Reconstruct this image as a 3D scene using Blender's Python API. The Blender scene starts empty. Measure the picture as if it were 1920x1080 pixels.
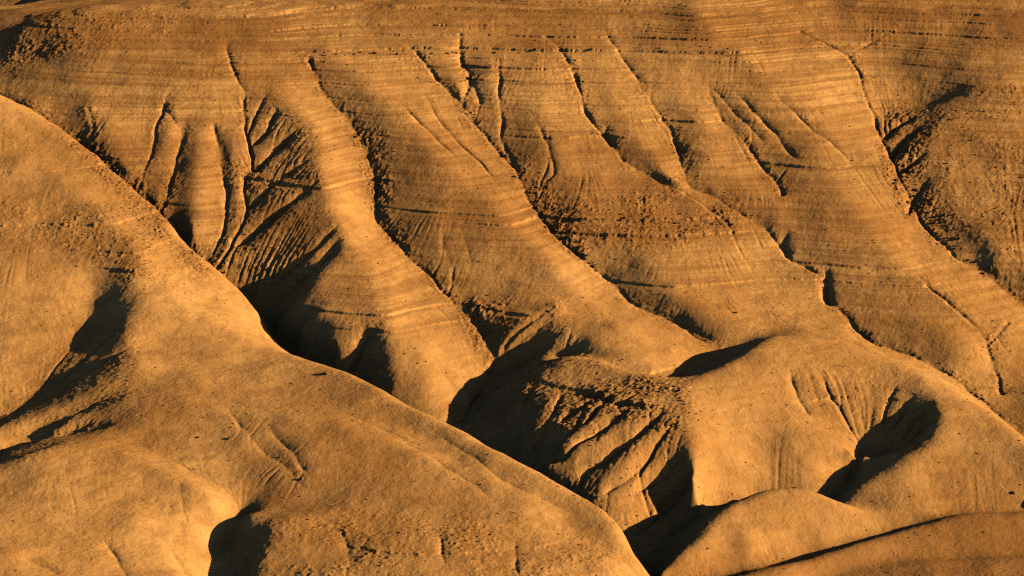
import bpy, math, random
import numpy as np
from mathutils import Vector

S = bpy.context.scene
COL = S.collection
# ------------------------------------------------------------------ camera, sky, sun
PITCH = math.radians(17.0)
DIST = 3000.0
CAM = np.array([0.0, -DIST * math.cos(PITCH), DIST * math.sin(PITCH)])
cam_d = bpy.data.cameras.new('camera')
cam = bpy.data.objects.new('camera', cam_d)
COL.objects.link(cam)
cam.location = CAM
cam.rotation_euler = (math.radians(90) - PITCH, 0, 0)
cam_d.sensor_width = 36.0
HALF = 500.0 / 3000.0                      # tan of half the horizontal field
cam_d.lens = 18.0 / HALF
cam_d.clip_start = 5.0
cam_d.clip_end = 60000.0
S.camera = cam

SUN_AZ = math.radians(11.0)                # towards the camera from due right
SUN_EL = math.radians(17.0)
L = np.array([math.cos(SUN_EL) * math.cos(SUN_AZ), -math.cos(SUN_EL) * math.sin(SUN_AZ), math.sin(SUN_EL)])
w = bpy.data.worlds.new('World')
S.world = w
w.use_nodes = True
nt = w.node_tree
bg = nt.nodes['Background']
sky = nt.nodes.new('ShaderNodeTexSky')
sky.sky_type = 'NISHITA'
sky.sun_disc = False
sky.air_density = 0.3
sky.dust_density = 0.1
sky.sun_elevation = SUN_EL
sky.sun_rotation = math.atan2(L[0], L[1])
nt.links.new(sky.outputs[0], bg.inputs[0])
bg.inputs[1].default_value = 0.05
sd = bpy.data.lights.new('sun', 'SUN')
sun = bpy.data.objects.new('sun', sd)
COL.objects.link(sun)
sd.energy = 5.0
sd.angle = math.radians(0.5)
sd.color = (1.0, 0.75, 0.44)
sun.rotation_euler = Vector(L).to_track_quat('Z', 'Y').to_euler()
S.view_settings.view_transform = 'Standard'
S.view_settings.look = 'None'
S.view_settings.gamma = 1.0
S.view_settings.exposure = 1.25
S.view_settings.use_curve_mapping = False
S.cycles.diffuse_bounces = 0
S.cycles.use_denoising = False
S.cycles.pixel_filter_type = 'BLACKMAN_HARRIS'
S.cycles.filter_width = 1.2

# ------------------------------------------------------------------ ground profile
Y_RIM = 470.0
def z0(y):
    y = np.asarray(y, float)
    a, b = math.tan(math.radians(9)), math.tan(math.radians(23))
    t = np.clip((y + 150) / 350, 0, 1)
    z = np.where(y < -150, a * y, a * y + (b - a) * 350 * (t ** 3 - t ** 4 / 2))
    z = np.where(y > 200, a * 200 + (b - a) * 350 * 0.5 + b * (y - 200), z)
    zr = a * 200 + (b - a) * 175 + b * (Y_RIM - 200)
    # rounded rim of the plateau
    c = math.tan(math.radians(4.0))
    q = y - Y_RIM
    pl = zr + c * q
    k = 6.0
    return np.where(q > -60, -k * np.logaddexp(-z / k, -pl / k), z)

FW = np.array([0, math.cos(PITCH), -math.sin(PITCH)])
UP = np.array([0, math.sin(PITCH), math.cos(PITCH)])
def ray(u, v):
    return FW + np.array([1, 0, 0]) * ((u - 960) / 960 * HALF) + UP * ((540 - v) / 960 * HALF)
def P(u, v, h):
    d = ray(u, v)
    lo, hi = 1500.0, 6000.0
    for _ in range(40):
        m = (lo + hi) / 2
        p = CAM + d * m
        if p[2] > z0(p[1]) + h: lo = m
        else: hi = m
    return CAM + d * lo

# ------------------------------------------------------------------ ridges and valleys (u, v, height over the mean slope)
LINES = []
def V(*pts): LINES.append(('V', pts))
def W(*pts): LINES.append(('W', pts))      # smooth hollow without a cut channel
def R(*pts): LINES.append(('R', pts))
def M(*pts): LINES.append(('M', pts))      # mid-slope control

# main ravine
V((-250,90,-40),(-60,150,-35),(60,205,-16),(125,250,-14),(178,296,-17),(250,360,-22),(310,420,-28),(345,460,-33),(402,515,-35),(462,560,-44),(500,610,-56),(545,668,-60),(650,715,-52),(740,770,-52),(850,825,-52),(1000,905,-54),(1120,975,-60),(1190,1040,-68),(1230,1110,-70),(1330,1230,-70))
# left hill crest
R((-300,60,10),(-120,120,8),(0,178,6),(60,208,4),(120,246,2),(180,298,0),(240,347,-2),(300,398,-6),(345,452,-8),(390,488,-12),(450,540,-18),(482,575,-24),(478,600,-28),(500,640,-26))
# ridge from the left hill to the knob
R((120,330,16),(190,400,14),(250,455,12),(262,500,7),(262,545,6),(300,572,4),(380,592,0),(440,617,-8),(500,652,-14),(575,668,-6),(655,692,1),(740,742,5),(850,797,5),(1000,876,4),(1080,915,2),(1135,945,-2),(1182,992,-8),(1178,1010,-14))
# valley left of knob
W((165,470,6),(168,515,-2),(178,565,-10),(160,622,-14),(108,692,-22),(88,718,-28),(40,765,-34),(-10,785,-37),(-150,835,-42))
M((40,300,14),(60,400,10),(20,520,6),(60,620,-8),(-20,700,-18))
# central hill ribs
R((262,545,6),(240,640,2),(262,690,0),(180,726,-7),(90,764,-14),(0,804,-20),(-100,842,-24))
R((420,768,4),(330,742,2),(250,745,-2),(190,765,-8),(120,795,-14),(0,846,-22),(-100,880,-26))
W((460,735,-2),(330,722,-4),(230,730,-8),(150,765,-16),(0,826,-30))
M((1050,990,-8))
W((236,668,-8),(320,655,-6),(410,660,-5),(470,672,-8))
W((520,735,0),(640,760,-1),(740,800,-2),(850,860,-3))
R((520,775,5),(640,800,6),(760,845,6),(900,910,4),(1000,960,0))
V((210,800,-10),(130,815,-22),(60,842,-32),(0,868,-36),(-100,900,-40))
W((210,808,-8),(310,868,-8),(420,928,-14),(466,960,-24),(438,1012,-40),(432,1085,-46),(430,1200,-48))
# bottom-left bright hill
R((-100,905,-4),(0,876,0),(60,852,4),(150,827,5),(220,846,2),(330,892,2),(440,940,0),(464,955,-4),(440,985,-10),(424,1030,-18))
M((100,950,4),(250,960,4),(330,1050,0),(100,1050,0))
# bottom centre
R((555,966,-4),(515,986,-8),(490,1025,-12),(470,1085,-16))
R((555,966,-6),(650,962,-4),(760,985,-4),(860,1020,-4),(1000,1050,-6),(1150,1060,-12))
W((470,945,-16),(530,958,-14),(620,950,-8))
M((600,1060,-4),(800,1090,-6))
R((1010,930,0),(1100,975,-6),(1150,1010,-10),(1205,1046,-22))
W((1060,960,-6),(1110,1010,-14),(1150,1040,-20))

# plateau rim, left end
R((-200,210,-76),(-80,132,-40),(0,84,-27),(30,60,-18),(60,40,-11),(130,26,0),(300,22,2),(500,22,2))
W((-300,90,-160),(-120,60,-155),(0,45,-150),(80,10,-130),(200,-20,-70))
R((-400,-40,-110),(0,-60,-105),(120,-70,-90))
M((0,150,-31),(100,165,-16),(200,160,-8),(-100,220,-50),(0,110,-29),(70,110,-24),(130,90,-7))
# small left gullies
V((165,200,-4),(180,262,-10),(172,292,-18))
R((200,200,-4),(215,260,-6),(240,330,-14))
V((312,180,-4),(292,255,-7),(276,312,-13),(262,358,-20))
R((335,190,0),(312,270,-4),(300,340,-14),(290,385,-20))
V((345,235,-6),(336,290,-8),(318,345,-14),(310,405,-23))
R((385,220,0),(375,290,0),(360,370,-8),(362,440,-18))
V((400,235,-4),(414,290,-9),(421,340,-12),(426,380,-16),(420,430,-22),(385,490,-34))
R((432,220,-2),(440,290,-5),(446,350,-10),(440,410,-18),(420,470,-28))
V((455,185,-4),(462,240,-6),(470,300,-10),(458,350,-14),(460,405,-18),(440,450,-24),(405,505,-34))
R((505,150,2),(560,200,6),(598,250,8),(604,330,8),(628,395,7),(648,440,4),(695,520,-2),(724,602,-9),(737,680,-28),(745,735,-42))
R((648,440,4),(605,500,-3),(558,565,-14),(520,590,-34))
W((700,520,-3),(640,572,-9),(562,592,-15))
W((700,600,-10),(625,620,-18),(575,622,-28))
W((690,640,-24),(640,645,-26),(610,648,-32))
V((690,640,-28),(655,700,-50))
# valley G6
V((578,110,-2),(612,180,-8),(660,240,-14),(690,300,-17),(706,350,-20),(702,402,-22),(742,455,-22),(800,515,-22),(850,560,-21),(895,600,-24),(925,650,-33),(915,690,-44),(893,740,-51),(855,800,-58))
# spur S6
R((620,90,6),(700,170,8),(760,230,10),(830,300,8),(900,350,6),(960,410,2),(1030,480,-2),(1080,545,-7),(1140,600,-12),(1200,640,-17),(1270,690,-27),(1290,700,-32))
R((830,300,8),(790,325,3),(762,352,-4),(725,400,-16))
V((1045,562,-4),(988,600,-13),(945,640,-27),(922,672,-40))
W((1110,600,-12),(1060,622,-14),(1015,645,-17))
W((890,575,-18),(940,588,-14),(975,588,-11))
W((1105,638,-12),(1150,655,-14),(1200,672,-17),(1262,702,-27))
W((1462,618,-16),(1400,648,-32),(1340,684,-36),(1285,716,-31),(1200,706,-24),(1110,684,-22),(1045,677,-34),(970,680,-44),(918,698,-50))
M((790,640,-16),(800,700,-26),(830,760,-42))
# V1
V((780,95,-2),(822,150,-8),(870,210,-12),(912,262,-14),(960,322,-17),(1000,400,-20),(1032,442,-22),(1090,490,-22),(1130,516,-24),(1190,572,-24),(1250,602,-26),(1310,635,-30),(1360,664,-34))
R((830,80,2),(850,140,0),(880,200,-4))
V((862,60,-2),(866,110,-6),(882,152,-12),(872,195,-12),(895,240,-14))
R((905,90,2),(920,180,-2),(930,240,-8))
V((935,120,-2),(940,200,-6),(942,255,-10),(962,315,-16))
R((1000,110,4),(1020,220,3),(1060,330,0),(1100,400,-2),(1200,440,-4),(1230,500,-6))
V((1165,550,-16),(1195,572,-24))
V((1060,110,0),(1092,180,-4),(1097,215,-6),(1135,262,-10),(1165,305,-12),(1230,350,-12),(1300,385,-12),(1375,430,-12))
R((1130,120,4),(1160,200,5),(1210,270,4),(1260,340,0),(1320,380,-2))
V((1190,140,-1),(1240,220,-6),(1270,280,-10),(1290,350,-10),(1330,372,-11),(1392,410,-14),(1440,440,-17),(1478,482,-20),(1530,515,-22),(1548,560,-28),(1580,592,-30),(1612,622,-32),(1645,645,-34),(1720,675,-36),(1790,712,-38),(1870,775,-44),(1960,860,-50))
R((1260,130,5),(1300,200,6),(1350,290,4),(1400,350,0),(1480,420,-4))
R((1300,265,4),(1325,300,5),(1340,360,-4))
V((1330,170,0),(1352,220,-4),(1392,272,-8),(1428,314,-11),(1470,370,-8))
R((1380,130,6),(1450,200,8),(1520,270,8),(1560,320,6),(1600,400,2),(1680,480,-4),(1780,560,-12))
R((1240,520,-8),(1300,570,-10),(1400,610,-16),(1450,625,-18))
R((1290,10,10),(1400,110,10),(1500,190,8),(1600,260,2),(1650,310,-8))
V((1500,60,-2),(1590,108,-8),(1630,200,-14),(1652,270,-18),(1690,345,-15),(1735,420,-15),(1792,480,-19),(1850,520,-28),(1930,580,-36),(2050,650,-40))
V((1680,50,-2),(1590,108,-8))
# right hill
R((2000,60,20),(1900,90,14),(1810,112,10),(1720,124,-2),(1600,136,-14))
W((1795,175,0),(1740,190,-9),(1690,205,-18),(1640,222,-24))
R((1900,160,14),(1800,170,8),(1745,198,-2),(1690,210,-12),(1655,235,-24))
R((1800,170,6),(1760,240,4),(1745,300,0),(1790,380,-4),(1880,480,-8))
M((1830,250,10),(1830,330,4))
W((1900,270,6),(1905,330,0),(1950,420,-6))
R((2000,240,14),(2000,400,4),(1990,500,-10))
V((1725,515,-10),(1785,565,-16),(1830,605,-22),(1856,655,-32))
V((1890,590,-22),(1856,655,-32),(1880,740,-44))
R((1790,600,-14),(1830,650,-24))
# hills below: H2
R((1060,657,-12),(1110,664,-10),(1180,692,-7),(1240,714,-4),(1285,724,-2),(1300,790,-8),(1298,860,-17),(1305,900,-28),(1325,935,-44))
R((1060,657,-12),(1015,700,-20),(965,755,-31),(905,815,-47))
V((1185,1005,-68),(1235,965,-63),(1285,928,-52))
R((1285,724,0),(1350,736,-6),(1450,786,-18),(1530,822,-26),(1640,857,-36))
R((1450,786,-18),(1495,845,-30),(1540,890,-44))
W((1180,720,-5),(1120,780,-14),(1060,840,-22),(1010,880,-40))
W((1080,690,-12),(1035,750,-18),(990,805,-27))
W((1240,760,-5),(1200,820,-14),(1150,890,-32),(1120,930,-46))
M((1380,850,-24),(1440,900,-36))
# H4 with the bowl
R((1285,724,0),(1330,702,-2),(1400,660,-2),(1450,627,-4),(1540,640,-8),(1650,668,-10),(1760,712,-12),(1850,762,-14),(1930,830,-16),(2050,900,-16))
R((1480,690,-8),(1600,676,-10),(1700,702,-12),(1752,745,-10),(1758,800,-14),(1748,835,-20))
R((1748,835,-18),(1695,860,-22),(1640,882,-29),(1590,922,-41))
M((1560,740,-20),(1620,800,-34),(1520,715,-12),(1680,765,-24),(1570,800,-32))
V((1738,772,-20),(1728,812,-31),(1692,840,-40),(1640,858,-50),(1605,888,-54),(1575,925,-58),(1540,955,-60),(1440,945,-62),(1350,965,-66),(1280,990,-68),(1210,1040,-70))
M((1850,850,-22),(1750,900,-36))
W((1790,970,-46),(1700,975,-52),(1620,970,-54),(1540,965,-58))
# H5
R((1190,1095,-60),(1235,1062,-48),(1322,1000,-36),(1332,962,-30),(1380,932,-26),(1440,911,-24),(1510,912,-28),(1575,928,-34),(1680,952,-42),(1780,966,-48))
M((1400,990,-30),(1550,990,-38))
W((1200,1110,-68),(1350,1085,-66),(1500,1058,-64),(1640,1020,-60),(1780,975,-54),(1920,965,-50),(2050,930,-50))
R((1230,1120,-42),(1450,1064,-34),(1600,1014,-35),(1770,970,-38),(1920,953,-35),(2050,930,-30))
W((1500,1100,-54),(1700,1058,-50),(1920,1045,-48),(2050,1040,-46))
R((1480,1110,-46),(1600,1068,-46),(1750,1048,-42),(1920,1042,-40),(2050,1035,-38))
M((1600,1130,-40),(1920,1120,-36),(900,1160,-10),(500,1200,-10),(100,1200,0))

# ------------------------------------------------------------------ solve the surface
X0, X1, Y0, Y1 = -680.0, 680.0, -740.0, 980.0
CELL = 0.85
VLINES = []
def build_h(cell):
    nx = int((X1 - X0) / cell) + 1
    ny = int((Y1 - Y0) / cell) + 1
    acc = np.zeros((ny, nx)); cnt = np.zeros((ny, nx)); val = np.zeros((ny, nx))
    for kind, pts in LINES:
        w3 = [P(u, v, h) for u, v, h in pts]
        hs = [h for _, _, h in pts]
        # gently smoothed polyline
        if kind == 'M':
            segs = [(p[0], p[1], h) for p, h in zip(w3, hs)]
        else:
            q = np.array([[p[0], p[1], h] for p, h in zip(w3, hs)])
            n = len(q)
            segs = []
            for i in range(n - 1):
                p0, p1, p2, p3 = q[max(i-1,0)], q[i], q[i+1], q[min(i+2,n-1)]
                m1, m2 = (p2 - p0) * .5, (p3 - p1) * .5
                k = max(2, int(np.hypot(*(p2 - p1)[:2]) / (cell * .6)))
                for t in np.linspace(0, 1, k, endpoint=False):
                    c = ((2*t**3-3*t**2+1)*p1 + (t**3-2*t**2+t)*m1*.8 + (-2*t**3+3*t**2)*p2 + (t**3-t**2)*m2*.8)
                    c[2] = p1[2] + (p2[2]-p1[2])*t
                    segs.append(tuple(c))
            segs.append(tuple(q[-1]))
        s = np.array(segs)
        ix = np.round((s[:, 0] - X0) / cell).astype(int); iy = np.round((s[:, 1] - Y0) / cell).astype(int)
        ok = (ix >= 0) & (ix < nx) & (iy >= 0) & (iy < ny)
        np.add.at(acc, (iy[ok], ix[ok]), s[ok, 2]); np.add.at(cnt, (iy[ok], ix[ok]), 1)
        if kind == 'V': VLINES.append(s)
        if kind == 'V': np.add.at(val, (iy[ok], ix[ok]), 1)
    return nx, ny, acc, cnt, val
def down(a, c):
    ny, nx = a.shape
    ny2, nx2 = (ny + 1) // 2, (nx + 1) // 2
    A = np.zeros((ny2 * 2, nx2 * 2)); A[:ny, :nx] = a
    C = np.zeros((ny2 * 2, nx2 * 2)); C[:ny, :nx] = c
    return A.reshape(ny2, 2, nx2, 2).sum((1, 3)), C.reshape(ny2, 2, nx2, 2).sum((1, 3))
def resize(a, shp):
    ny, nx = a.shape
    y = np.clip((np.arange(shp[0]) + .5) * ny / shp[0] - .5, 0, ny - 1); x = np.clip((np.arange(shp[1]) + .5) * nx / shp[1] - .5, 0, nx - 1)
    y0 = np.floor(y).astype(int); x0 = np.floor(x).astype(int)
    y1 = np.minimum(y0 + 1, ny - 1); x1 = np.minimum(x0 + 1, nx - 1)
    fy = (y - y0)[:, None]; fx = (x - x0)[None, :]
    return (a[y0][:, x0] * (1-fx) + a[y0][:, x1] * fx) * (1-fy) + (a[y1][:, x0] * (1-fx) + a[y1][:, x1] * fx) * fy
def blur(a, sig):
    if sig <= 0: return a
    p = int(sig * 3) + 2
    b = np.pad(a, p, mode='edge')
    fy = np.fft.fftfreq(b.shape[0])[:, None]; fx = np.fft.rfftfreq(b.shape[1])[None, :]
    g = np.exp(-2 * (math.pi * sig) ** 2 * (fy ** 2 + fx ** 2))
    return np.fft.irfft2(np.fft.rfft2(b) * g, s=b.shape)[p:-p, p:-p]
nx, ny, acc, cnt, val = build_h(2.5)
pyr = [(acc, cnt)]
while min(pyr[-1][0].shape) > 20: pyr.append(down(*pyr[-1]))
H = None
for a, c in reversed(pyr):
    tgt = np.where(c > 0, a / np.maximum(c, 1), 0)
    H = np.full(a.shape, tgt[c > 0].mean()) if H is None else resize(H, a.shape)
    m = c > 0
    H[m] = tgt[m]
    for it in range(160):
        Hp = np.pad(H, 1, mode='edge')
        H = (Hp[:-2, 1:-1] + Hp[2:, 1:-1] + Hp[1:-1, :-2] + Hp[1:-1, 2:]) * .25
        H[m] = tgt[m]
vm = blur(np.minimum(val, 1), 3.0); vm = np.clip(vm / (vm.max() * .4), 0, 1)
H = blur(H, 3.0) * (1 - vm) + blur(H, 1.0) * vm
NX = int((X1 - X0) / CELL) + 1; NY = int((Y1 - Y0) / CELL) + 1
xs = X0 + np.arange(NX) * CELL; ys = Y0 + np.arange(NY) * CELL
def sample(A, x, y, cell, interp=True):
    fx = np.clip((x - X0) / cell, 0, A.shape[1] - 1.001); fy = np.clip((y - Y0) / cell, 0, A.shape[0] - 1.001)
    ix = fx.astype(int); iy = fy.astype(int); fx = fx - ix; fy = fy - iy
    return (A[iy, ix] * (1-fx) + A[iy, ix+1] * fx) * (1-fy) + (A[iy+1, ix] * (1-fx) + A[iy+1, ix+1] * fx) * fy
GX, GY = np.meshgrid(xs, ys)
Hf = blur(sample(H, GX, GY, 2.5), 1.2)
VM = sample(vm, GX, GY, 2.5)
Z = z0(GY) + Hf
# ------------------------------------------------------------------ relief detail
RNG = np.random.default_rng(7)
def proj(x, y, z):
    dx, dy, dz = x - CAM[0], y - CAM[1], z - CAM[2]
    dep = dy * FW[1] + dz * FW[2]
    up = dy * UP[1] + dz * UP[2]
    return 960 + dx / dep / HALF * 960, 540 - up / dep / HALF * 960
def noise(sig, seed, an=1.0):
    r = np.random.default_rng(seed)
    s = max(1, int(sig / 2))
    a = r.standard_normal((NY // s + 2, NX // s + 2))
    a = blur(a, sig / s)
    a = a / a.std()
    if s > 1:
        a = sample_full(a, s)
    return a[:NY, :NX]
def sample_full(a, s):
    y = np.arange(NY) / s; x = np.arange(NX) / s
    y0 = y.astype(int); x0 = x.astype(int); fy = (y - y0)[:, None]; fx = (x - x0)[None, :]
    return (a[y0][:, x0]*(1-fx)+a[y0][:, x0+1]*fx)*(1-fy)+(a[y0+1][:, x0]*(1-fx)+a[y0+1][:, x0+1]*fx)*fy
U, Vp = proj(GX, GY, Z)
def poly(pts, soft=6.0):
    x, y = U, Vp
    ins = np.zeros(U.shape, bool)
    n = len(pts)
    for i in range(n):
        (x1, y1), (x2, y2) = pts[i], pts[(i + 1) % n]
        if y1 == y2: continue
        c = ((y1 > y) != (y2 > y)) & (x < (x2 - x1) * (y - y1) / (y2 - y1) + x1)
        ins ^= c
    return blur(ins.astype(float), soft / CELL)
def hit(u, v):
    # first meeting of a sight line with the surface
    d = ray(u, v)
    t = np.arange(1900.0, 4300.0, 1.5)
    p = CAM[None] + d[None] * t[:, None]
    zz = sample(Z, p[:, 0], p[:, 1], CELL)
    k = np.argmax(p[:, 2] < zz)
    return p[k] if k else p[-1]
def grooves(lst):
    # lst: (depth, half width m, [(u,v)...]); depth<0 makes a rib
    acc = np.zeros_like(Z)
    for dep, wd, pts in lst:
        q = [hit(u, v)[:2] for u, v in pts]
        q = np.array(q)
        n = 0
        fine = []
        for i in range(len(q) - 1):
            k = max(2, int(np.hypot(*(q[i+1] - q[i])) / 1.0))
            for t in np.linspace(0, 1, k, endpoint=False): fine.append(q[i] + (q[i+1]-q[i]) * t)
        fine = np.array(fine)
        m = len(fine)
        # meander a little
        r = np.random.default_rng(int(abs(pts[0][0] * 7 + pts[0][1])))
        ph = r.uniform(0, 6.28, 4)
        s = np.arange(m)
        off = (np.sin(s/9+ph[0])*.8+np.sin(s/21+ph[1])*1.8+np.sin(s/4.3+ph[2])*.4) * min(1, wd/4)
        tg = np.gradient(fine, axis=0) if m > 2 else np.ones((m, 2)); tg /= np.maximum(np.hypot(tg[:,0],tg[:,1]),1e-6)[:,None]
        fine = fine + np.stack([-tg[:,1], tg[:,0]], 1) * off[:, None]
        prof = np.clip(np.minimum(s / (m * .25), (m - s) / (m * .12)), 0, 1) * (1 + .25*np.sin(s/7+ph[3]))
        R_ = int(wd * 3 / CELL) + 1
        x_lo = max(0, int((fine[:,0].min()-X0)/CELL) - R_); x_hi = min(NX, int((fine[:,0].max()-X0)/CELL) + R_)
        y_lo = max(0, int((fine[:,1].min()-Y0)/CELL) - R_); y_hi = min(NY, int((fine[:,1].max()-Y0)/CELL) + R_)
        if x_hi <= x_lo or y_hi <= y_lo: continue
        sx = GX[y_lo:y_hi, x_lo:x_hi]; sy = GY[y_lo:y_hi, x_lo:x_hi]
        best = np.full(sx.shape, 1e9); bp = np.zeros(sx.shape)
        for j in range(0, m, 2):
            d2 = (sx - fine[j,0])**2 + (sy - fine[j,1])**2
            k = d2 < best
            best[k] = d2[k]; bp[k] = prof[j]
        dd = np.sqrt(best) / wd
        g = np.exp(-dd * 1.6) * np.clip(1.6 - dd * .55, 0, 1) / 1.0
        acc[y_lo:y_hi, x_lo:x_hi] = np.maximum(acc[y_lo:y_hi, x_lo:x_hi], g*bp*dep) if dep > 0 else np.minimum(acc[y_lo:y_hi, x_lo:x_hi], g*bp*dep)
    return acc
GR = [
 # H2 dark face
 (3,6,[(1060,720),(1020,800),(990,860)]),(2.5,5,[(1010,700),(985,770),(960,830)]),(3,4,[(1105,745),(1075,800),(1035,850),(1010,870)]),
 (7,7,[(1190,760),(1130,805),(1060,850),(1010,875)]),(9,9,[(1245,765),(1190,815),(1130,865),(1080,900)]),
 (6,5,[(1265,790),(1225,840),(1170,900),(1130,935)]),(7,5,[(1285,840),(1250,880),(1190,925)]),
 (7,6,[(1300,890),(1270,920),(1230,950)]),(5,4,[(1130,735),(1080,770),(1050,790)]),(4,3,[(1160,735),(1120,760),(1090,800)]),(3,3,[(1200,735),(1150,765)]),
 # G5 dark face
 (7,6,[(560,240),(510,290),(470,330)]),(4,5,[(590,290),(530,330),(480,380),(460,400)]),(8,7,[(600,340),(540,380),(480,430),(440,470)]),
 (9,8,[(645,440),(600,490),(550,530),(500,555)]),(6,5,[(520,200),(495,250),(470,275)]),
 (5,5,[(640,415),(580,470),(530,520),(490,540)]),
 # spur S6 foot
 (2,4,[(1040,600),(980,640),(940,665)]),(2,3,[(1060,625),(1000,650),(950,672)]),(2,3,[(1010,590),(960,630),(930,655)]),
 # bowl
 (3,4,[(1685,720),(1662,760),(1650,800)]),(4,4,[(1715,735),(1690,770),(1670,810)]),(4,4,[(1738,760),(1712,790),(1690,830)]),
 (2,4,[(1540,700),(1560,750),(1600,820)]),
 (3,5,[(1478,695),(1490,740),(1520,780)]),
 # left dark valley ribs
 (3,4,[(225,610),(190,640),(140,690),(105,715)]),(3,4,[(245,655),(190,680),(130,712)]),(3,4,[(180,790),(110,805),(40,835)]),
 # right hill
 (6,6,[(1730,240),(1700,260),(1665,300)]),(5,5,[(1740,280),(1710,310),(1680,330)]),(6,5,[(1720,215),(1680,240),(1655,265)]),(5,5,[(1740,330),(1715,370),(1700,400)]),
 # small gullies of the escarpment
 (2.5,5,[(425,75),(435,120),(460,180)]),(2,4,[(300,190),(340,240)]),(3,4,[(500,170),(485,210),(470,245)]),
 (2,4,[(860,60),(862,100),(875,140)]),(2,4,[(1020,60),(1070,120),(1090,170)]),(2,4,[(1130,50),(1180,120),(1200,160)]),
 (2,3,[(790,170),(830,230),(880,290),(930,340)]),(2,3,[(740,190),(800,240),(850,290)]),(1.5,3,[(1030,240),(1030,300),(1010,350)]),
 (2,4,[(1000,210),(1030,280),(1035,330),(1000,365)]),(1,5,[(830,410),(835,460),(850,540)]),(.7,5,[(870,430),(880,500)]),
 (7,5,[(1545,500),(1548,540),(1560,570)]),(4,5,[(1580,590),(1610,615),(1650,650)]),(3,4,[(1725,520),(1790,570)]),
 (5,5,[(1140,235),(1130,250),(1150,280)]),(5,6,[(1480,430),(1460,455),(1480,480)]),
 (3,5,[(880,150),(890,170),(900,200)]),(3,4,[(1340,640),(1290,610),(1260,590)]),
 (3,4,[(1380,170),(1440,240),(1500,300)]),(2,4,[(1320,150),(1390,220),(1440,270)]),(2,4,[(1450,170),(1520,240),(1600,310)]),
 # central hill
 (1.5,10,[(400,745),(450,790),(500,850),(580,930)]),(1.8,6,[(500,790),(540,840),(575,900)]),(1.5,8,[(620,760),(800,850),(950,960)]),(1.5,6,[(800,800),(950,900),(1080,970)]),
 (1.2,10,[(330,890),(350,960),(330,1010)]),(2.5,9,[(190,1010),(240,1080)]),(3,9,[(320,1030),(350,1079)]),(2.5,11,[(30,1040),(110,1079)]),(1.5,7,[(395,1000),(420,1060)]),
 (2,6,[(560,985),(640,1000),(660,1060)]),(2,5,[(820,1000),(840,1060)]),(2,4,[(960,1010),(970,1075)]),
]
m_back = poly([(560,60),(1600,60),(1700,330),(1780,480),(1920,580),(1920,680),(1620,610),(1400,590),(1250,590),(1120,500),(1000,470),(880,520),(720,400),(560,130)], 25)
Hl = blur(Hf, 45)
Z = Z - .55 * m_back * (Hf - Hl)
G_ = grooves(GR)
Z = Z - G_ * 0.8
# masks
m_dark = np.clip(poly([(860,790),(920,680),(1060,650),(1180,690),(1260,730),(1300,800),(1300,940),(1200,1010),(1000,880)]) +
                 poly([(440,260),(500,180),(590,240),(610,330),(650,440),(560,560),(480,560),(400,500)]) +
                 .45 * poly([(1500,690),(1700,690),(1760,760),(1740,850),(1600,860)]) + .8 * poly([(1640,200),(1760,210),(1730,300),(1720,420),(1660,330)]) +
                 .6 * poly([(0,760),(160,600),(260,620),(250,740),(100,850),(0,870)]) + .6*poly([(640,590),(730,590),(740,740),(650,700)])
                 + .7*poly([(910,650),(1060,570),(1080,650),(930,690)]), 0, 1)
m_rough = np.clip(poly([(480,980),(700,960),(1000,970),(1200,1060),(1150,1100),(450,1100)]) * .3 +
                  poly([(1640,260),(1700,280),(1800,480),(1700,430)]) + poly([(930,270),(1000,300),(1100,500),(1060,470)]) +
                  poly([(1020,370),(1380,370),(1380,450),(1180,470),(1060,470)]) * .5 + poly([(650,220),(720,250),(760,500),(700,400)]) * .7 +
                  poly([(60,195),(180,285),(400,490),(380,520),(180,320)]) + poly([(860,560),(960,560),(930,680),(880,640)]) * .9 +
                  poly([(0,380),(250,380),(380,520),(250,560),(200,500),(0,440)]) * .35 + poly([(1640,160),(1920,160),(1920,560),(1740,430)])*.28 +
                  poly([(60,25),(330,20),(330,60),(100,110),(0,120),(0,80)]) * .55 + poly([(1040,730),(1290,700),(1290,820),(1040,800)]) * .5, 0, 1)
chan = np.zeros((NY, NX))
for q in VLINES:
    ix = np.clip(((q[:, 0] - X0) / CELL), 0, NX - 2); iy = np.clip(((q[:, 1] - Y0) / CELL), 0, NY - 2)
    t = np.arange(len(q)); ix = ix + np.sin(t / 7.) * 1.5 + np.sin(t / 3.1 + 1) * .7; iy = iy + np.sin(t / 5.3 + 2) * 1.3
    chan[np.clip(iy, 0, NY-1).astype(int), np.clip(ix, 0, NX-1).astype(int)] = 1
ch1 = blur(chan, 2.0); ch1 = np.clip(ch1 / .2, 0, 1.2)
ch3 = np.clip(blur(chan, 7.0) / .05, 0, 1)
Z = Z - 2.6 * ch1 * np.clip(.7 + .5 * noise(9, 21), 0, 1.4)
n40 = noise(34, 1); n12 = noise(12, 2); n5 = noise(5, 3); n25 = noise(2.4, 4); n1 = noise(1.1, 5)
n22 = noise(20, 31)
Z = Z + 1.4 * n40 + .55 * n22 * np.clip(.5 + .6 * n40, 0, 1.5) + .42 * n12 + .09 * n5
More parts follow.
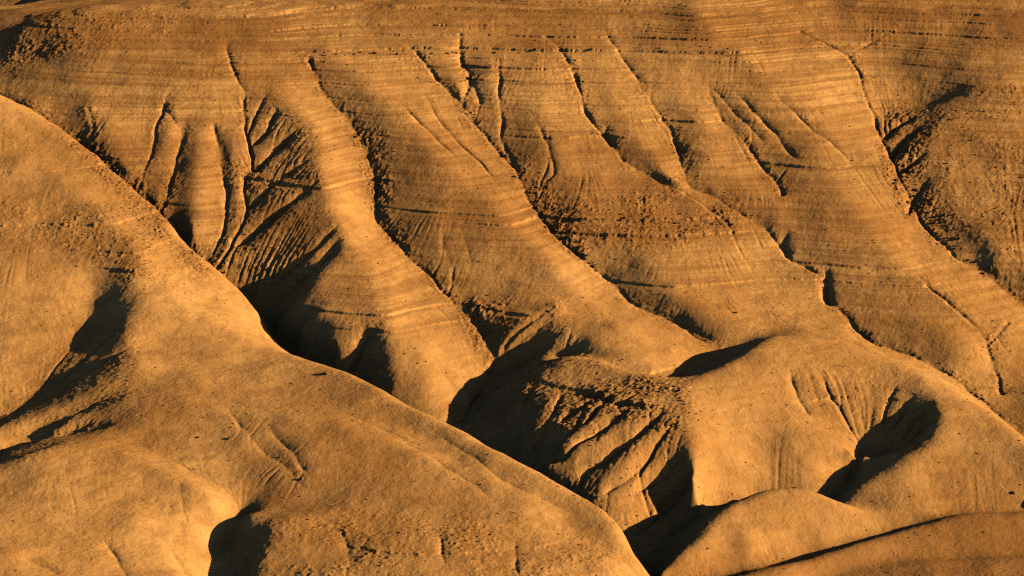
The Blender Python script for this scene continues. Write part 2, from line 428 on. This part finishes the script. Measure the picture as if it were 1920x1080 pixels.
# running water: many drops follow the slope together and cut where they gather
def erode(Z, rounds, N, steps, k):
    ex = np.clip(.04 + .04 * np.clip((Vp - 150) / 150, 0, 1) + .42 * m_dark * (1 + .5 * n40) + .12 * m_rough + .10 * n12, .03, 1.2)
    for r in range(rounds):
        Zs = blur(Z, .8)
        gy, gx = np.gradient(Zs, CELL)
        px = RNG.uniform(2, NX - 3, N); py = RNG.uniform(2, NY - 3, N)
        D = np.zeros(NX * NY)
        vx = np.zeros(N); vy = np.zeros(N)
        for s in range(steps):
            ix = px.astype(int); iy = py.astype(int)
            a = gx[iy, ix]; b_ = gy[iy, ix]
            vx = vx * .35 - a; vy = vy * .35 - b_
            n = np.sqrt(vx * vx + vy * vy) + 1e-6
            px = np.clip(px + vx / n, 1, NX - 2); py = np.clip(py + vy / n, 1, NY - 2)
            D += np.bincount(py.astype(int) * NX + px.astype(int), minlength=NX * NY)
        D = D.reshape(NY, NX)
        slope = np.sqrt(gx * gx + gy * gy)
        c = np.log1p(np.maximum(blur(D, .8), 0) * (60000 / N)) * np.clip(slope * 2.2, 0, 1.2)
        c = c - blur(c, 14)
        Z = Z - k * ex * np.clip(c, -1.2, 2.5)
    return Z, D
Z, FLOW = erode(Z, 9, 60000, 110, .12)
# beds of harder rock
def zat(u, v): return hit(u, v)[2]
dip = .006 * GX + .9 * noise(60, 11) + .25 * n12
def ledge(u, v, a, wd, u0, u1, v0=-200, v1=1400, rough=1.0):
    global Z
    p = hit(u, v)
    ix = int((p[0]-X0)/CELL); iy = int((p[1]-Y0)/CELL)
    ze = Z - dip
    s = (ze - (p[2] - dip[iy, ix]) + rough * .07 * n25 + rough * .05 * n1) / wd
    f = np.where(s < 0, -np.clip(1 + s, 0, 1), np.clip(1 - s, 0, 1))
    f = f * np.clip(np.abs(s) * wd / .22, 0, 1)
    m = 1 / (1 + np.exp(-(U - u0) / 18)) / (1 + np.exp((U - u1) / 18)) * (Vp > v0) * (Vp < v1)
    m = m * np.clip(.95 + .35 * n12 + .2 * n5, .4, 1.4)
    Z = Z + a * m * f
RG2 = np.random.default_rng(3)
for v in list(range(6, 120, 6)) + [133, 150, 161, 185, 207, 246]:
    ledge(1050 + RG2.uniform(-60, 60), v + RG2.uniform(-5, 5), RG2.uniform(.2, 1.0) * (.7 if v < 110 else .6), RG2.uniform(1.2, 2.6), RG2.uniform(40, 500), RG2.uniform(1300, 2200), -100, 280)
ledge(1050, 93, 1.1, 4, 560, 1390, -100, 220, 1.6)
ledge(1050, 22, .8, 3, 40, 1700, -100, 120)
ledge(300, 60, .8, 3, 20, 900, -100, 160)
ledge(380, 140, .8, 3, 260, 500, 60, 240)
ledge(1000, 130, .6, 3, 700, 1200, 60, 240)
ledge(560, 347, 1.2, 4, 440, 720, 250, 430, 1.6)
ledge(1500, 312, .9, 4, 1400, 1600, 240, 380, 1.6)
ledge(1300, 228, .9, 4, 1180, 1400, 180, 300, 1.4)
ledge(1100, 255, .8, 4, 960, 1160, 200, 330, 1.4)
ledge(1230, 412, 1.0, 4, 900, 1400, 350, 500, 1.8)
ledge(1150, 440, 1.1, 5, 1030, 1400, 380, 520, 1.8)
ledge(1400, 527, .8, 4, 1120, 1740, 450, 620, 1.2)
ledge(1600, 500, .7, 3, 1400, 1760, 430, 600, 1.0)
ledge(760, 582, .9, 3, 560, 1010, 480, 680)
ledge(800, 610, .9, 3, 620, 960, 500, 700)
ledge(850, 400, .7, 3, 700, 1030, 330, 470)
ledge(100, 420, .8, 4, -50, 330, 340, 520, 1.6)
ledge(100, 470, .5, 3, -50, 330, 400, 560)
ledge(120, 318, .6, 4, -50, 260, 260, 380)
ledge(930, 1030, .5, 3, 560, 1060, 960, 1090, 1.4)
ledge(1150, 745, 1.5, 5, 1030, 1260, 690, 830, 2)
ledge(1600, 745, 1.0, 4, 1520, 1720, 700, 800, 1.6)
ledge(220, 505, .9, 3, 150, 260, 460, 540, 1.4)
# rubble and grain
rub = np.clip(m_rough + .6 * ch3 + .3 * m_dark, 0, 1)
pit = np.clip(n25 * .6 + n1 * .7 - .5, 0, 3)
rub = rub * np.clip(.75 + .35 * n12 + .2 * n5, .1, 1.3)
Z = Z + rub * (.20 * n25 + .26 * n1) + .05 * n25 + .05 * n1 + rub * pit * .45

# ------------------------------------------------------------------ colour of the beds, by height through the tilted strata, plus painted sunlight at left
def zbed(u, v):
    p = hit(u, v); return p[2] - dip[int((p[1]-Y0)/CELL), int((p[0]-X0)/CELL)]
ze = Z - dip
BEDS = [(zbed(1050, 15), .15), (zbed(1050, 24), -.75), (zbed(1050, 55), -.5), (zbed(1050, 88), -.35), (zbed(1050, 96), .25), (zbed(1050, 150), .55),
        (zbed(1050, 205), .8), (zbed(1060, 235), .1), (zbed(1060, 262), -.3), (zbed(1250, 330), -.15), (zbed(1230, 405), -.45), (zbed(1180, 445), -.3),
        (zbed(1300, 490), .35), (zbed(1400, 527), .45), (zbed(1400, 560), -.1)]
BEDS.sort()
bed = np.interp(ze + 1.2 * n12 + .6 * n5, [b_[0] for b_ in BEDS], [b_[1] for b_ in BEDS])
bed = bed * np.clip(.8 + .35 * n40, .2, 1.3)
bed = bed - .75 * poly([(1230,1090),(1450,1064),(1600,1012),(1770,968),(1960,950),(1960,1100)], 10) - .35 * poly([(0,180),(0,60),(500,30),(620,120),(560,180),(300,150)], 20) + .55 * poly([(0,880),(150,830),(460,950),(430,1080),(0,1080)], 12) + .5 * poly([(235,540),(262,480),(400,520),(480,600),(470,640),(330,585)], 8)  # sunlit look painted pale on bottom-left hill and knob; lower right, upper left browner
# ------------------------------------------------------------------ mesh
lay = np.clip(.22 + .85 * poly([(-100,-300),(2100,-300),(2100,640),(1500,600),(1200,560),(900,640),(560,600),(400,480),(60,180),(-100,180)], 22) * np.clip(1.05 + .4 * n40, .3, 1.3), 0, 1)
gy_, gx_ = np.gradient(Z, CELL)
NRM = np.stack([-gx_, -gy_, np.ones_like(Z)], -1); NRM /= np.linalg.norm(NRM, axis=-1, keepdims=True)
def terrain_piece(name, mask, label):
    idx = np.arange(NY * NX).reshape(NY, NX)
    f = np.stack([idx[:-1, :-1], idx[:-1, 1:], idx[1:, 1:], idx[1:, :-1]], -1)[mask[:-1, :-1]]
    used, inv = np.unique(f, return_inverse=True)
    inv = inv.reshape(-1, 4)
    co = np.stack([GX, GY, Z], -1).reshape(-1, 3)[used].astype(np.float32)
    ob = raw_mesh(name, co, inv)
    me = ob.data
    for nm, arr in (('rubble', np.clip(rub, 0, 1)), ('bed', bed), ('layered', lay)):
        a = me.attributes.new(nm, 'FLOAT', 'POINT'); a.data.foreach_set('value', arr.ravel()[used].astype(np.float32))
    me.normals_split_custom_set_from_vertices(NRM.reshape(-1, 3)[used])
    ob['kind'] = 'structure'; ob['label'] = label
    return ob
def raw_mesh(name, co, f):
    me = bpy.data.meshes.new(name)
    me.vertices.add(len(co)); me.vertices.foreach_set('co', co.astype(np.float32).ravel())
    me.loops.add(f.size); me.loops.foreach_set('vertex_index', f.ravel().astype(np.int32))
    me.polygons.add(len(f)); me.polygons.foreach_set('loop_start', np.arange(0, f.size, f.shape[1], dtype=np.int32))
    me.update(calc_edges=True)
    me.polygons.foreach_set('use_smooth', np.ones(len(f), bool))
    me.materials.append(mat)
    ob = bpy.data.objects.new(name, me); COL.objects.link(ob)
    return ob
def terrain_material():
    mat = bpy.data.materials.new('desert_marl'); mat.use_nodes = True
    t = mat.node_tree; N = t.nodes; K = t.links
    b = N['Principled BSDF']
    b.inputs['Roughness'].default_value = 1.0
    b.inputs['Specular IOR Level'].default_value = 0.0
    geo = N.new('ShaderNodeNewGeometry')
    def noise_(scale, detail=4, rough=.55, vec=None, dist=0):
        n = N.new('ShaderNodeTexNoise'); n.inputs['Scale'].default_value = scale; n.inputs['Detail'].default_value = detail
        n.inputs['Roughness'].default_value = rough; n.inputs['Distortion'].default_value = dist
        K.new(vec or geo.outputs['Position'], n.inputs['Vector']); return n.outputs['Fac']
    def ramp(f, lo, hi):
        m = N.new('ShaderNodeMapRange'); m.inputs[1].default_value = lo; m.inputs[2].default_value = hi
        K.new(f, m.inputs[0]); return m.outputs[0]
    def math_(op, a, b_=None, c=None):
        m = N.new('ShaderNodeMath'); m.operation = op
        for i, q in enumerate((a, b_, c)):
            if q is None: continue
            if isinstance(q, (int, float)): m.inputs[i].default_value = q
            else: K.new(q, m.inputs[i])
        return m.outputs[0]
    def mix(f, a, c):
        m = N.new('ShaderNodeMix'); m.data_type = 'RGBA'
        K.new(f, m.inputs[0]) if not isinstance(f, float) else setattr(m.inputs[0], 'default_value', f)
        for q, i in ((a, 6), (c, 7)):
            if isinstance(q, tuple): m.inputs[i].default_value = (*q, 1)
            else: K.new(q, m.inputs[i])
        return m.outputs[2]
    sc = N.new('ShaderNodeVectorMath'); sc.operation = 'MULTIPLY'; sc.inputs[1].default_value = (.004, .004, .34)
    K.new(geo.outputs['Position'], sc.inputs[0])
    strata = ramp(noise_(1.0, 5, .65, sc.outputs[0]), .44, .60)
    big = ramp(noise_(.008, 5, .55), .35, .65)
    med = ramp(noise_(.06, 6, .65, dist=.6), .42, .68)
    fine = noise_(.55, 5, .7)
    grit = noise_(2.2, 3, .7)
    la = N.new('ShaderNodeAttribute'); la.attribute_name = 'layered'
    at = N.new('ShaderNodeAttribute'); at.attribute_name = 'rubble'
    rub = at.outputs['Fac']
    bedn = N.new('ShaderNodeAttribute'); bedn.attribute_name = 'bed'
    c = mix(big, PALE, TAN)
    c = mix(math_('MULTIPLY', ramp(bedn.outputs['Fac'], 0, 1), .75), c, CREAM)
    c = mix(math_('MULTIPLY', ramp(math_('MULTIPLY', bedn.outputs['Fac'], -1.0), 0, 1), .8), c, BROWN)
    c = mix(math_('MULTIPLY', strata, math_('MULTIPLY', la.outputs['Fac'], .58)), c, BROWN)
    c = mix(math_('MULTIPLY', med, .40), c, BROWN)
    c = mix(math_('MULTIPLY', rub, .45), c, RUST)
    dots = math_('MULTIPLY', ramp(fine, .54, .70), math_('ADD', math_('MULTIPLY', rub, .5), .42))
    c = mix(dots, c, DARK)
    br = math_('MULTIPLY_ADD', grit, .3, .85)
    hsv = N.new('ShaderNodeHueSaturation'); K.new(br, hsv.inputs['Value']); K.new(c, hsv.inputs['Color'])
    K.new(hsv.outputs[0], b.inputs['Base Color'])
    h = math_('ADD', math_('MULTIPLY', fine, 1.0), math_('MULTIPLY', grit, .12))
    bp = N.new('ShaderNodeBump'); bp.inputs['Strength'].default_value = 1.0; bp.inputs['Distance'].default_value = 2.0
    K.new(math_('MULTIPLY', h, math_('ADD', math_('MULTIPLY', rub, .7), math_('MULTIPLY_ADD', med, .30, .10))), bp.inputs['Height'])
    K.new(bp.outputs[0], b.inputs['Normal'])
    return mat
CREAM = (.54, .30, .100)
PALE, TAN, BROWN, RUST, DARK = (.46, .252, .084), (.375, .188, .056), (.20, .086, .024), (.30, .130, .034), (.07, .028, .012)
mat = terrain_material()

def wline(pts): return [tuple(P(u, v, h)[:2]) for u, v, h in pts]
def inside(pts):
    ins = np.zeros(GX.shape, bool); n = len(pts)
    for i in range(n):
        (x1, y1), (x2, y2) = pts[i], pts[(i + 1) % n]
        if y1 == y2: continue
        ins ^= ((y1 > GY) != (y2 > GY)) & (GX < (x2 - x1) * (GY - y1) / (y2 - y1) + x1)
    return ins
canyon = wline([(-250,90,-40),(-60,150,-35),(60,205,-24),(125,250,-24),(178,296,-25),(250,360,-28),(310,420,-32),(345,460,-36),(402,515,-42),(462,560,-50),(500,610,-60),(545,668,-60),(650,715,-52),(740,770,-52),(850,825,-52),(1000,905,-54),(1120,975,-60),(1190,1040,-68),(1230,1110,-70),(1330,1230,-70)])
BL, BR = (X0 - 9, Y0 - 9), (X1 + 9, Y0 - 9)
near = inside([(X0 - 9, canyon[0][1])] + canyon + [(canyon[-1][0], Y0 - 9), BL])
hb = wline([(-200,930,-42),(-100,900,-40),(0,868,-36),(60,842,-32),(130,815,-22),(210,808,-8),(310,868,-8),(420,928,-14),(466,960,-24),(438,1012,-40),(432,1085,-46),(430,1200,-48)])
low_left = inside([(X0 - 9, hb[0][1])] + hb + [(hb[-1][0], Y0 - 9), BL]) & near
v2 = wline([(1640,858,-50),(1605,888,-54),(1575,925,-58),(1540,955,-60),(1440,945,-62),(1350,965,-66),(1280,990,-68),(1210,1040,-70)])
h5lo = wline([(1200,1110,-66),(1350,1085,-62),(1500,1058,-60),(1640,1020,-58),(1780,975,-54)])
h5up = wline([(1780,970,-46),(1700,975,-52),(1620,970,-54),(1540,965,-58)])
tail = wline([(1780,975,-54),(1920,965,-50),(2050,930,-50)])
strip = wline([(1462,618,-16),(1400,648,-32),(1340,684,-36),(1285,716,-30),(1200,704,-20),(1110,684,-26),(1045,675,-42),(970,680,-54),(918,698,-56),(893,740,-54),(855,800,-58),(850,825,-52)])
saddle = wline([(1340,684,-36),(1400,700,-12),(1480,745,-18),(1560,800,-32),(1640,858,-50)])
v4 = wline([(1462,618,-16),(1560,628,-10),(1645,645,-34),(1720,675,-36),(1790,712,-38),(1870,775,-44),(1960,860,-50)])
low_right = inside(h5lo + tail[1:] + [(X1 + 9, tail[-1][1]), BR, (h5lo[0][0], Y0 - 9)]) & ~near
knoll = inside(v2[3:] + h5lo + h5up) & ~near & ~low_right
dark_knob = inside(strip[2:] + canyon[14:18] + v2[::-1] + saddle[::-1][1:]) & ~near & ~low_right & ~knoll
scooped = inside(v4 + [(X1 + 9, v4[-1][1]), (X1 + 9, tail[-1][1])] + tail[::-1] + h5up + v2[:4][::-1] + saddle[::-1][1:] + strip[:3][::-1][1:]) & ~near & ~low_right & ~knoll & ~dark_knob
rest = ~(near | low_right | knoll | dark_knob | scooped)
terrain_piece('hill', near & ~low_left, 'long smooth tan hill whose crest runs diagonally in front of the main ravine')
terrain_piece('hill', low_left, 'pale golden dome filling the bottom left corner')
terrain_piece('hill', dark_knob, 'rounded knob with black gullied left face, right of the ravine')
terrain_piece('hill', scooped, 'broad hill with a scooped bowl in its near side and a black crescent shadow')
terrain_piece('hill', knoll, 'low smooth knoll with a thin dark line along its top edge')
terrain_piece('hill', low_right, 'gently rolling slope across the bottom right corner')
terrain_piece('escarpment', rest, 'high banded escarpment cut by long diagonal gullies')
# the land goes on all round
per = [(0, i) for i in range(NX)] + [(j, NX - 1) for j in range(1, NY)] + [(NY - 1, i) for i in range(NX - 2, -1, -1)] + [(j, 0) for j in range(NY - 2, 0, -1)]
pj = np.array([p[0] for p in per]); pi = np.array([p[1] for p in per])
ex, ey, ez = xs[pi], ys[pj], Z[pj, pi]
cx_, cy_ = 0.0, (Y0 + Y1) / 2
dists = np.concatenate([[0], np.geomspace(4, 9000, 40)])
dxn, dyn = ex - cx_, ey - cy_; dn = np.hypot(dxn, dyn); dxn, dyn = dxn / dn, dyn / dn
PX = ex[None] + dxn[None] * dists[:, None]; PY = ey[None] + dyn[None] * dists[:, None]
zf = np.clip(z0(PY), -190, None); zf = np.minimum(zf, 290 - 20 * np.tanh(np.maximum(zf - 290, 0) / 300))
roll = 26 * (np.sin(PX / 170 + PY / 310 + 1.3) * np.sin(PY / 210 - PX / 420) + .5 * np.sin(PX / 83 + 2) * np.sin(PY / 97 + PX / 200) + .22 * np.sin(PX / 31 + PY / 44) * np.sin(PY / 37))
k_ = np.clip(dists / 500, 0, 1)[:, None]; k_ = k_ * k_ * (3 - 2 * k_)
PZ = (ez[None] + (z0(PY) - z0(ey)[None])) * (1 - k_) + (zf + roll) * k_
PZ[0] = ez
nr, npn = PX.shape
gi = np.arange(nr * npn).reshape(nr, npn); gn = np.roll(gi, -1, axis=1)
gf = np.stack([gi[:-1], gi[1:], gn[1:], gn[:-1]], -1).reshape(-1, 4)
g = raw_mesh('ground', np.stack([PX, PY, PZ], -1).reshape(-1, 3), gf)
g['kind'] = 'structure'; g['label'] = 'bare desert land rolling away around the hills'

# ------------------------------------------------------------------ boulders
def rock_material():
    m = bpy.data.materials.new('weathered_rock'); m.use_nodes = True
    t = m.node_tree; N = t.nodes; K = t.links; b = N['Principled BSDF']
    b.inputs['Roughness'].default_value = .95; b.inputs['Specular IOR Level'].default_value = .05
    ge = N.new('ShaderNodeNewGeometry'); n = N.new('ShaderNodeTexNoise'); n.inputs['Scale'].default_value = .9; n.inputs['Detail'].default_value = 6
    K.new(ge.outputs['Position'], n.inputs['Vector'])
    r = N.new('ShaderNodeValToRGB'); r.color_ramp.elements[0].position = .35; r.color_ramp.elements[1].position = .7
    r.color_ramp.elements[0].color = (.06, .028, .012, 1); r.color_ramp.elements[1].color = (.24, .12, .04, 1)
    K.new(n.outputs['Fac'], r.inputs['Fac']); K.new(r.outputs['Color'], b.inputs['Base Color'])
    bp = N.new('ShaderNodeBump'); bp.inputs['Distance'].default_value = .3; K.new(n.outputs['Fac'], bp.inputs['Height']); K.new(bp.outputs[0], b.inputs['Normal'])
    return m
ROCK = rock_material()
import bmesh
from mathutils import noise as mnoise
def rock_mesh(seed, sub=2):
    bm = bmesh.new(); bmesh.ops.create_icosphere(bm, subdivisions=sub, radius=1)
    r = random.Random(seed); off = Vector((r.uniform(-50, 50), r.uniform(-50, 50), r.uniform(-50, 50)))
    pl = [(Vector((r.gauss(0, 1), r.gauss(0, 1), r.gauss(0, .8))).normalized(), r.uniform(.55, .85)) for _ in range(7)]
    for v in bm.verts:
        c = v.co.copy()
        for n_, d_ in pl:
            e = c.dot(n_)
            if e > d_: c -= n_ * (e - d_) * .9
        c *= 1 + .22 * mnoise.noise(c * 1.4 + off)
        v.co = Vector((c.x * r.uniform(.98, 1.02) * 1.15, c.y, c.z * .8))
    me = bpy.data.meshes.new('boulder'); bm.to_mesh(me); bm.free(); me.materials.append(ROCK)
    return me
RM = [rock_mesh(i) for i in range(7)]
rr = random.Random(11)
used_px = []
def boulder(u, v, r, label, group=None):
    p = hit(u, v)
    ix = int((p[0]-X0)/CELL); iy = int((p[1]-Y0)/CELL)
    o = bpy.data.objects.new('boulder', rr.choice(RM)); COL.objects.link(o)
    o.location = (p[0], p[1], float(sample(Z, p[0], p[1], CELL)) + r * .25)
    o.scale = (r * rr.uniform(.8, 1.3), r * rr.uniform(.8, 1.2), r * rr.uniform(.7, 1.1))
    o.rotation_euler = (rr.uniform(-.3, .3), rr.uniform(-.3, .3), rr.uniform(0, 6.28))
    o['label'] = label; o['category'] = 'boulder'
    if group: o['group'] = group
def in_poly(pts, x, y):
    c = False
    for i in range(len(pts)):
        (x1, y1), (x2, y2) = pts[i], pts[(i + 1) % len(pts)]
        if (y1 > y) != (y2 > y) and x < (x2 - x1) * (y - y1) / (y2 - y1) + x1: c = not c
    return c
def scatter(n, pts, r0, r1, label, group):
    x0, x1 = min(p[0] for p in pts), max(p[0] for p in pts); y0, y1 = min(p[1] for p in pts), max(p[1] for p in pts)
    k = 0; tries = 0
    while k < n and tries < 4000:
        tries += 1
        u, v = rr.uniform(x0, x1), rr.uniform(y0, y1)
        if not in_poly(pts, u, v): continue
        r = r0 + (r1 - r0) * rr.random() ** 2.2
        if any((u - a) ** 2 + (v - b_) ** 2 < ((r + c) * 2.2) ** 2 for a, b_, c in used_px): continue
        used_px.append((u, v, r)); boulder(u, v, r, label, group); k += 1
def along(n, pts, spread, r0, r1, label, group):
    seg = []
    for i in range(len(pts) - 1):
        seg.append(math.hypot(pts[i+1][0]-pts[i][0], pts[i+1][1]-pts[i][1]))
    for _ in range(n):
        d = rr.uniform(0, sum(seg)); i = 0
        while d > seg[i] and i < len(seg) - 1: d -= seg[i]; i += 1
        t = d / seg[i]
        u = pts[i][0] + (pts[i+1][0]-pts[i][0]) * t + rr.gauss(0, spread); v = pts[i][1] + (pts[i+1][1]-pts[i][1]) * t + rr.gauss(0, spread)
        r = r0 + (r1 - r0) * rr.random() ** 2
        if any((u - a) ** 2 + (v - b_) ** 2 < ((r + c) * 1.8) ** 2 for a, b_, c in used_px): continue
        used_px.append((u, v, r)); boulder(u, v, r, label, group)
boulder(612, 702, 2.6, 'large lone dark boulder on the smooth crest left of centre'); used_px.append((612, 702, 3))
boulder(430, 824, 1.7, 'dark boulder on the long tan hill, just right of a smaller level one')
boulder(373, 821, 1.4, 'small dark boulder on the long tan hill, left of a larger level one')
boulder(566, 900, 1.9, 'dark boulder at the foot of the shallow gully on the long tan hill')
boulder(886, 130 + 18, 2.6, 'dark block wedged in the notch under the highest rock band')
boulder(1900, 925, 1.8, 'dark boulder at the right edge above the rolling slope')
boulder(1381, 588, 1.6, 'lone dark boulder on the smooth apron above the black shadow strip')
along(46, [(600,104),(760,98),(860,99),(1000,96),(1120,93),(1280,88),(1380,94)], 2.2, .8, 2.0, 'dark block weathered out of the highest rock band', 'blocks along the highest rock band')
scatter(48, [(930,285),(965,290),(1000,340),(1060,430),(1130,500),(1120,515),(1060,470),(1010,410),(960,330)], .8, 2.2, 'dark boulder in the rubble of the central diagonal gully', 'boulders in the central diagonal gully')
along(44, [(1030,400),(1080,408),(1150,414),(1230,412),(1320,420),(1380,425)], 7, .7, 1.9, 'dark boulder on the ledge right of the central diagonal gully', 'boulders on the ledge by the central gully')
scatter(44, [(1660,290),(1700,300),(1790,430),(1860,500),(1850,520),(1740,440),(1690,370)], .9, 2.4, 'dark boulder in the rocky gully below the right-hand hill', 'boulders in the right-hand gully')
scatter(44, [(1740,200),(1900,170),(1915,480),(1800,440),(1760,320)], .6, 1.4, 'small dark boulder on the speckled right-hand hill', 'boulders on the right-hand hill')
scatter(26, [(200,300),(250,350),(380,480),(430,520),(400,500),(300,400),(190,300)], .8, 1.8, 'boulder in the bed of the ravine behind the left-hand crest', 'boulders in the left ravine')
scatter(20, [(180,700),(520,690),(720,780),(600,830),(380,800),(230,760)], .5, 1.1, 'tiny dark boulder scattered on the long tan hill', 'boulders on the long tan hill')
scatter(20, [(1180,730),(1290,730),(1330,790),(1290,830),(1200,790)], .7, 1.5, 'boulder near the top of the dark gullied knob', 'boulders on top of the dark knob')
# loose stones: countless
wgt = (np.clip(rub, 0, 1) ** 1.3 + .03) * (U > -150) * (U < 2070) * (Vp > -60) * (Vp < 1160)
wgt = wgt.ravel() / wgt.sum()
NS = 11000
ii = RNG.choice(NY * NX, NS, p=wgt)
sx = GX.ravel()[ii] + RNG.uniform(-.5, .5, NS); sy = GY.ravel()[ii] + RNG.uniform(-.5, .5, NS)
szz = sample(Z, sx, sy, CELL)
bmi = bmesh.new(); bmesh.ops.create_icosphere(bmi, subdivisions=1, radius=1)
bv = np.array([v.co[:] for v in bmi.verts]); bf = np.array([[v.index for v in f_.verts] for f_ in bmi.faces]); bmi.free()
rad = .28 + .75 * RNG.random(NS) ** 3.5
vv = bv[None] * (1 + RNG.uniform(-.28, .28, (NS, len(bv), 1))) * rad[:, None, None] * np.array([1.1, 1, .75])
vv = vv + np.stack([sx, sy, szz + rad * .2], -1)[:, None, :]
ff = bf[None] + (np.arange(NS) * len(bv))[:, None, None]
mat = ROCK
st = raw_mesh('loose_stones', vv.reshape(-1, 3), ff.reshape(-1, 3))
st.data.polygons.foreach_set('use_smooth', np.zeros(len(st.data.polygons), bool))
st['kind'] = 'stuff'; st['label'] = 'loose brown stones scattered over the rubble of gullies and ledges'; st['category'] = 'stones'
